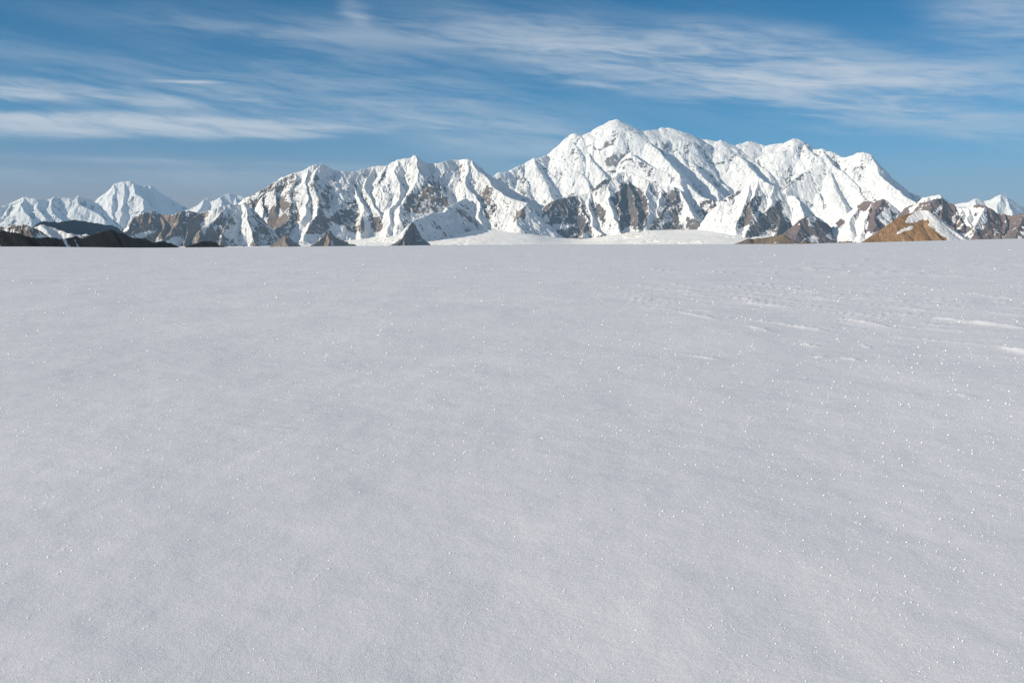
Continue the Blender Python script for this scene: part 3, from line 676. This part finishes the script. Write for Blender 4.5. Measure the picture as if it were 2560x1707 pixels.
for x0, y0, x1, y1, hgt, wid in DR:
    a0 = ground_at(x0, y0); a1 = ground_at(x1, y1)
    wid *= 0.43; hgt *= 0.45 if y0 < 950 else 0.35
    L = np.hypot(*(a1 - a0)) + 1e-6; e = (a1 - a0) / L
    sel = (np.abs(X - (a0[0] + a1[0]) / 2) < L + 4 * wid) & (np.abs(Y - (a0[1] + a1[1]) / 2) < L + 6 * wid)
    if not sel.any():
        continue
    xs, ys = X[sel], Y[sel]
    al = ((xs - a0[0]) * e[0] + (ys - a0[1]) * e[1]) / L
    pe = (-(xs - a0[0]) * e[1] + (ys - a0[1]) * e[0]) + wid * 0.6 * fbm(xs / (wid * 3), ys / (wid * 3), 2, 610)
    w2 = np.where(pe < 0, wid, wid * 0.55) * (0.35 + 0.65 * np.clip(al, 0, 1))
    prof = np.exp(-(pe / w2) ** 2) * np.exp(-np.abs((al - 0.6) / 0.55) ** 3)
    Zf[sel] += hgt * prof

m, t, b = new_mat('wind_packed_snow')
geo = t.add('ShaderNodeNewGeometry')
P_ = geo.outputs['Position']
nf = t.noise(P_, 230.0, 2, 0.65)
nm = t.noise(P_, 34.0, 3, 0.6)
nl = t.noise(P_, 3.0, 3, 0.5)
nx = t.noise(P_, 0.35, 4, 0.55)
colr = t.mix(t.ramp(nx, 0.3, 0.7), rgb((0.715, 0.73, 0.785)), rgb((0.775, 0.79, 0.84)))  # snow colour lowered to stand in for the weaker sunlight on the field
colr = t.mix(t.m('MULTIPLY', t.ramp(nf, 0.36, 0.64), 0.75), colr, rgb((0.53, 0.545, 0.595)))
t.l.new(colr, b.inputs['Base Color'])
b.inputs['Roughness'].default_value = 0.55; b.inputs['Specular IOR Level'].default_value = 0.25
hsum = t.m('ADD', t.m('MULTIPLY', nf, 0.0034), t.m('ADD', t.m('MULTIPLY', nm, 0.0042), t.m('MULTIPLY', nl, 0.015)))
bp = t.add('ShaderNodeBump'); bp.inputs['Strength'].default_value = 0.55; bp.inputs['Distance'].default_value = 1.0
t.l.new(hsum, bp.inputs['Height']); t.l.new(bp.outputs[0], b.inputs['Normal'])
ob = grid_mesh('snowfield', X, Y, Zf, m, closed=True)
ob['kind'] = 'structure'; ob['label'] = 'wide flat snowfield with sparkling crusted snow'; ob['category'] = 'snowfield'

# ------------------------------------------------------------------ sun
SUN_AZ = R(-90 - 21)          # clockwise from +Y (the view); to the left and behind
SUN_EL = R(19)
to_sun = Vector((math.sin(SUN_AZ) * math.cos(SUN_EL), math.cos(SUN_AZ) * math.cos(SUN_EL), math.sin(SUN_EL)))
sl = bpy.data.lights.new("sun", 'SUN'); sl.energy = 5.0; sl.angle = R(0.53); sl.color = (1.0, 0.89, 0.715)
so = bpy.data.objects.new("sun", sl); so.rotation_euler = to_sun.to_track_quat('Z', 'Y').to_euler()
COL.objects.link(so)

# ------------------------------------------------------------------ sparkling crystals on the crust
rng = np.random.default_rng(5)
NC = 62000
u_az = az_of(rng.uniform(-120, 2680, NC), 900.0)
tn = rng.uniform(0.012, 1.65 / 3.3, NC) ** 1.0
rc = 1.65 / tn
ok = (rc < 150) & (rng.uniform(0, 1, NC) < 1 - 0.6 * sstep(15, 60, rc)) & (rng.uniform(0, 1, NC) < 0.35 + 0.5 * sstep(-0.4, 0.5, fbm(rc * np.sin(u_az) / 6.0, rc * np.cos(u_az) / 9.0, 3, 620)) + 0.35 * sstep(-0.2, 0.4, u_az))
u_az, rc = u_az[ok], rc[ok]
NC = len(rc)
zc = field_z(u_az, rc)
xc, yc = rc * np.sin(u_az), rc * np.cos(u_az)
# read the surface height from the mesh grid by nearest vertex
ii = np.clip(np.searchsorted(rr, rc), 0, len(rr) - 1)
jj = np.clip(np.searchsorted(fine, u_az), 0, len(fine) - 1)
zc = Zf[ii, jj]
size = 0.000118 * rc ** 0.95 * np.clip(np.exp(rng.normal(0, 0.74, NC)), 0.3, 6.0)
view = np.stack([-xc, -yc, CZ - zc], -1); view /= np.linalg.norm(view, axis=1, keepdims=True)
hv = view + np.array(to_sun)
hv /= np.linalg.norm(hv, axis=1, keepdims=True)
nrm = hv + rng.normal(0, 0.22, (NC, 3)); nrm /= np.linalg.norm(nrm, axis=1, keepdims=True)
t1 = np.cross(nrm, [0.13, 0.2, 1.0]); t1 /= np.linalg.norm(t1, axis=1, keepdims=True)
t2 = np.cross(nrm, t1)
C = np.stack([xc, yc, zc + size * 0.7], -1)
ang = rng.uniform(0, 6.28, NC)
vv = []
for k_ in range(6):
    a_ = ang + k_ * math.pi / 3
    vv.append(C + size[:, None] * (np.cos(a_)[:, None] * t1 + np.sin(a_)[:, None] * t2))
top = C + nrm * size[:, None] * 0.15; bot = C - nrm * size[:, None] * 0.15
V = np.stack([v + nrm * size[:, None] * 0.12 for v in vv] + [v - nrm * size[:, None] * 0.12 for v in vv], 1)   # 12 verts: a small hexagonal plate
base_i = np.arange(NC)[:, None] * 12
faces = []
me = bpy.data.meshes.new('snow_crystals')
me.vertices.add(NC * 12); me.vertices.foreach_set('co', V.reshape(-1).astype(np.float32))
hex_t = base_i + np.arange(6)
hex_b = base_i + np.arange(11, 5, -1)
sides = np.stack([np.stack([base_i[:, 0] + k_, base_i[:, 0] + 6 + k_, base_i[:, 0] + 6 + (k_ + 1) % 6, base_i[:, 0] + (k_ + 1) % 6], -1) for k_ in range(6)], 1).reshape(-1, 4)
li = np.concatenate([hex_t.ravel(), hex_b.ravel(), sides.ravel()]).astype(np.int32)
starts = np.concatenate([np.arange(NC * 2) * 6, NC * 12 + np.arange(NC * 6) * 4]).astype(np.int32)
me.loops.add(len(li)); me.loops.foreach_set('vertex_index', li)
me.polygons.add(len(starts)); me.polygons.foreach_set('loop_start', starts)
me.update(calc_edges=True)
m, t, b = new_mat('ice_crystal')
b.inputs['Base Color'].default_value = (0.9, 0.9, 0.9, 1)
b.inputs['Roughness'].default_value = 0.4; b.inputs['Specular IOR Level'].default_value = 1.0
me.materials.append(m)
ob = bpy.data.objects.new('snow_crystals', me); COL.objects.link(ob)
ob['kind'] = 'stuff'; ob['label'] = 'loose glinting ice crystals scattered over the snow crust'; ob['category'] = 'ice crystals'

# ------------------------------------------------------------------ haze
HZ = (-70000, 70000, -3000, 84000, -1200, 4000)
hx0, hx1, hy0, hy1, hz0, hz1 = HZ
vs = [(x, y, z) for z in (hz0, hz1) for x, y in ((hx0, hy0), (hx1, hy0), (hx1, hy1), (hx0, hy1))]
me = bpy.data.meshes.new('haze')
me.from_pydata(vs, [], [(3, 2, 1, 0), (4, 5, 6, 7), (0, 1, 5, 4), (1, 2, 6, 5), (2, 3, 7, 6), (3, 0, 4, 7)])
hm = bpy.data.materials.new('thin_air'); hm.use_nodes = True
hm.node_tree.nodes.clear()
ho = hm.node_tree.nodes.new('ShaderNodeOutputMaterial'); pv = hm.node_tree.nodes.new('ShaderNodeVolumePrincipled')
pv.inputs['Color'].default_value = (0.38, 0.66, 1.0, 1); pv.inputs['Density'].default_value = 1.15e-5; pv.inputs['Anisotropy'].default_value = 0.0
hm.node_tree.links.new(pv.outputs[0], ho.inputs['Volume'])
me.materials.append(hm)
HAZE = True
if HAZE:
    ob = bpy.data.objects.new('haze', me); COL.objects.link(ob)
    ob['kind'] = 'stuff'; ob['label'] = 'thin blue air between the snowfield and far peaks'; ob['category'] = 'haze'

# ------------------------------------------------------------------ sky
wd = bpy.data.worlds.new("World"); sc.world = wd; wd.use_nodes = True
t = NT(wd.node_tree)
bg = wd.node_tree.nodes['Background']
SKY = 0.065
sky = t.add('ShaderNodeTexSky', sky_type='NISHITA')
sky.sun_disc = False; sky.sun_elevation = SUN_EL; sky.sun_rotation = SUN_AZ % (2 * math.pi)
sky.altitude = 3500; sky.air_density = 0.8; sky.dust_density = 0.0; sky.ozone_density = 3.0
hs = t.add('ShaderNodeHueSaturation'); hs.inputs['Saturation'].default_value = 1.5
tint = t.add('ShaderNodeVectorMath', operation='MULTIPLY')
t.l.new(sky.outputs[0], tint.inputs[0]); tint.inputs[1].default_value = (0.50, 0.97, 1.0)
t.l.new(tint.outputs[0], hs.inputs['Color'])
tc = t.add('ShaderNodeTexCoord')
sep = t.add('ShaderNodeSeparateXYZ'); t.l.new(tc.outputs['Generated'], sep.inputs[0])
AZ = t.m('ARCTAN2', sep.outputs[0], sep.outputs[1])
EL = t.m('ARCSINE', sep.outputs[2])


def vec(a, b, c=0.0):
    n = t.add('ShaderNodeCombineXYZ'); t.put(a, n.inputs[0]); t.put(b, n.inputs[1]); t.put(c, n.inputs[2])
    return n.outputs[0]


warpn = t.noise(vec(t.m('MULTIPLY', AZ, 5.0), t.m('MULTIPLY', EL, 26.0)), 1.0, 4, 0.6)
ELW = t.m('ADD', EL, t.m('MULTIPLY', t.m('SUBTRACT', warpn, 0.5), 0.012))
# fibres: long thin streaks at two slants
def fibre(ang, su, sv, seed, detail=5, rough=0.6, dist=0.3):
    c, s = math.cos(ang), math.sin(ang)
    a = t.m('ADD', t.m('MULTIPLY', AZ, c), t.m('MULTIPLY', ELW, s))
    b_ = t.m('SUBTRACT', t.m('MULTIPLY', ELW, c), t.m('MULTIPLY', AZ, s))
    return t.noise(vec(t.m('MULTIPLY', a, su), t.m('MULTIPLY', b_, sv), seed), 1.0, detail, rough, dist)


f1 = fibre(R(-3), 3.2, 42.0, 1.7)
f2 = fibre(R(-14), 3.0, 26.0, 8.1)
f3 = fibre(R(-6), 14.0, 110.0, 4.4, 3, 0.6, 0.5)
fib = t.m('ADD', t.m('MULTIPLY', f1, 0.45), t.m('ADD', t.m('MULTIPLY', f2, 0.32), t.m('MULTIPLY', f3, 0.36)))   # mean about .56


def blob(x0, y0, x1, y1, wid, strength, sharp=2.0):
    (a0, f0, u0), (a1, f1_, u1) = direction(x0, y0), direction(x1, y1)
    p0 = (math.atan2(a0, f0), math.asin(u0 / math.sqrt(a0 * a0 + f0 * f0 + u0 * u0)))
    p1 = (math.atan2(a1, f1_), math.asin(u1 / math.sqrt(a1 * a1 + f1_ * f1_ + u1 * u1)))
    dx, dy = p1[0] - p0[0], p1[1] - p0[1]
    L = math.hypot(dx, dy); ex, ey = dx / L, dy / L
    mx, my = (p0[0] + p1[0]) / 2, (p0[1] + p1[1]) / 2
    qa = t.m('SUBTRACT', AZ, mx); qe = t.m('SUBTRACT', ELW, my)
    al = t.m('DIVIDE', t.m('ADD', t.m('MULTIPLY', qa, ex), t.m('MULTIPLY', qe, ey)), L / 2)
    pe = t.m('DIVIDE', t.m('SUBTRACT', t.m('MULTIPLY', qe, ex), t.m('MULTIPLY', qa, ey)), wid / F)
    g = t.m('ADD', t.m('POWER', t.m('ABSOLUTE', pe), sharp), t.m('POWER', t.m('ABSOLUTE', al), 3.0))
    return t.m('MULTIPLY', t.m('EXPONENT', t.m('MULTIPLY', g, -1.0)), strength)


# fibrous veils (soft) and the denser streaks (firm): ends of each in the photograph, half width, strength, edge
SOFT = [(-300, 178, 640, 262, 30, 0.75, 2.8), (-100, 228, 560, 255, 16, 0.5, 2), (-200, 95, 560, 205, 34, 0.22, 2), (150, 25, 1000, 110, 22, 0.17, 2), (700, 62, 1300, 105, 32, 0.28, 2),
        (500, 130, 1500, 330, 80, 0.42, 2), (1150, 78, 2300, 215, 60, 0.88, 2.4), (1500, 150, 2700, 240, 72, 0.75, 2.4), (1900, 240, 2800, 320, 66, 0.55, 2.4), (1400, 200, 2000, 232, 24, 0.4, 2),
        (2350, 20, 2800, 70, 56, 0.7, 2), (-300, 440, 900, 450, 24, 0.6, 2.4), (-300, 375, 900, 420, 9, 0.45, 2), (1000, 330, 1500, 360, 46, 0.42, 2), (850, 15, 925, 50, 24, 0.42, 2), (420, 240, 1150, 300, 30, 0.36, 2.2),
        (1280, 120, 1700, 190, 26, 0.5, 2), (1700, 60, 2100, 110, 22, 0.4, 2)]
FIRM = [(-250, 306, 760, 318, 24, 1.7, 3.0), (-250, 290, 520, 300, 12, 0.5, 2.4), (500, 312, 1060, 318, 6, 0.55, 2), (480, 334, 890, 332, 8, 0.6, 2.2), (-100, 238, 330, 242, 7, 0.45, 2), (390, 199, 540, 204, 3.4, 0.85, 2),
        (1720, 188, 2180, 212, 11, 0.6, 2.2), (1400, 203, 1620, 222, 6, 0.35, 2), (-60, 222, 140, 230, 5, 0.4, 2), (1060, 322, 1110, 326, 4, 0.4, 2), (2200, 205, 2450, 170, 9, 0.25, 2)]


def total(lst):
    q = None
    for args in lst:
        g = blob(*args)
        q = g if q is None else t.m('ADD', q, g)
    return q


fine_f = t.m('ADD', t.m('MULTIPLY', f3, 0.6), t.m('MULTIPLY', f1, 0.4))
sft = total(SOFT); frm = total(FIRM)
veil = t.m('MULTIPLY', t.ramp(f2, 0.44, 0.74), 0.05)
dens = t.m('ADD', t.m('MULTIPLY', sft, t.m('ADD', t.m('MULTIPLY', t.ramp(fib, 0.44, 0.71), 1.0), 0.12)), veil)
dens = t.m('ADD', dens, t.m('MULTIPLY', frm, t.m('ADD', 0.25, t.m('MULTIPLY', t.ramp(fine_f, 0.36, 0.62), 1.0))))
# unseen cirrus added overhead to lift the ambient light in the shadows
dens = t.m('ADD', dens, t.m('MULTIPLY', t.ramp(EL, 0.26, 0.55), t.m('ADD', 0.12, t.m('MULTIPLY', t.ramp(f2, 0.35, 0.7), 0.5))))
cover = t.m('SUBTRACT', 1.0, t.m('EXPONENT', t.m('MULTIPLY', dens, -1.15)))
CL = (0.49, 0.52, 0.555)
WM = (0.33, 0.325, 0.33)
HR = (0.36, 0.34, 0.365)
HL = (0.38, 0.205, 0.13)
ccol = t.mix(t.ramp(EL, 0.02, 0.075), rgb([c / SKY for c in WM]), rgb([c / SKY for c in CL]))
eh = t.m('DIVIDE', EL, 0.062)
bank = t.m('MULTIPLY', t.m('EXPONENT', t.m('MULTIPLY', t.m('MULTIPLY', eh, eh), -1.0)), 0.85)
hcol = t.mix(t.ramp(AZ, -0.45, 0.25), rgb([c / SKY for c in HL]), rgb([c / SKY for c in HR]))
fin = t.mix(bank, hs.outputs[0], hcol)
fin = t.mix(cover, fin, ccol)
t.l.new(fin, bg.inputs['Color'])
bg.inputs['Strength'].default_value = SKY
wd.cycles.sampling_method = 'MANUAL'; wd.cycles.sample_map_resolution = 512

# ------------------------------------------------------------------ render
sc.view_settings.view_transform = 'Standard'; sc.view_settings.look = 'None'
sc.view_settings.exposure = 0.45; sc.view_settings.gamma = 1.0
sc.cycles.use_denoising = True; sc.cycles.denoising_prefilter = 'NONE'
sc.cycles.max_bounces = 5; sc.cycles.diffuse_bounces = 4; sc.cycles.glossy_bounces = 2; sc.cycles.volume_bounces = 0
sc.cycles.sample_clamp_indirect = 4.0
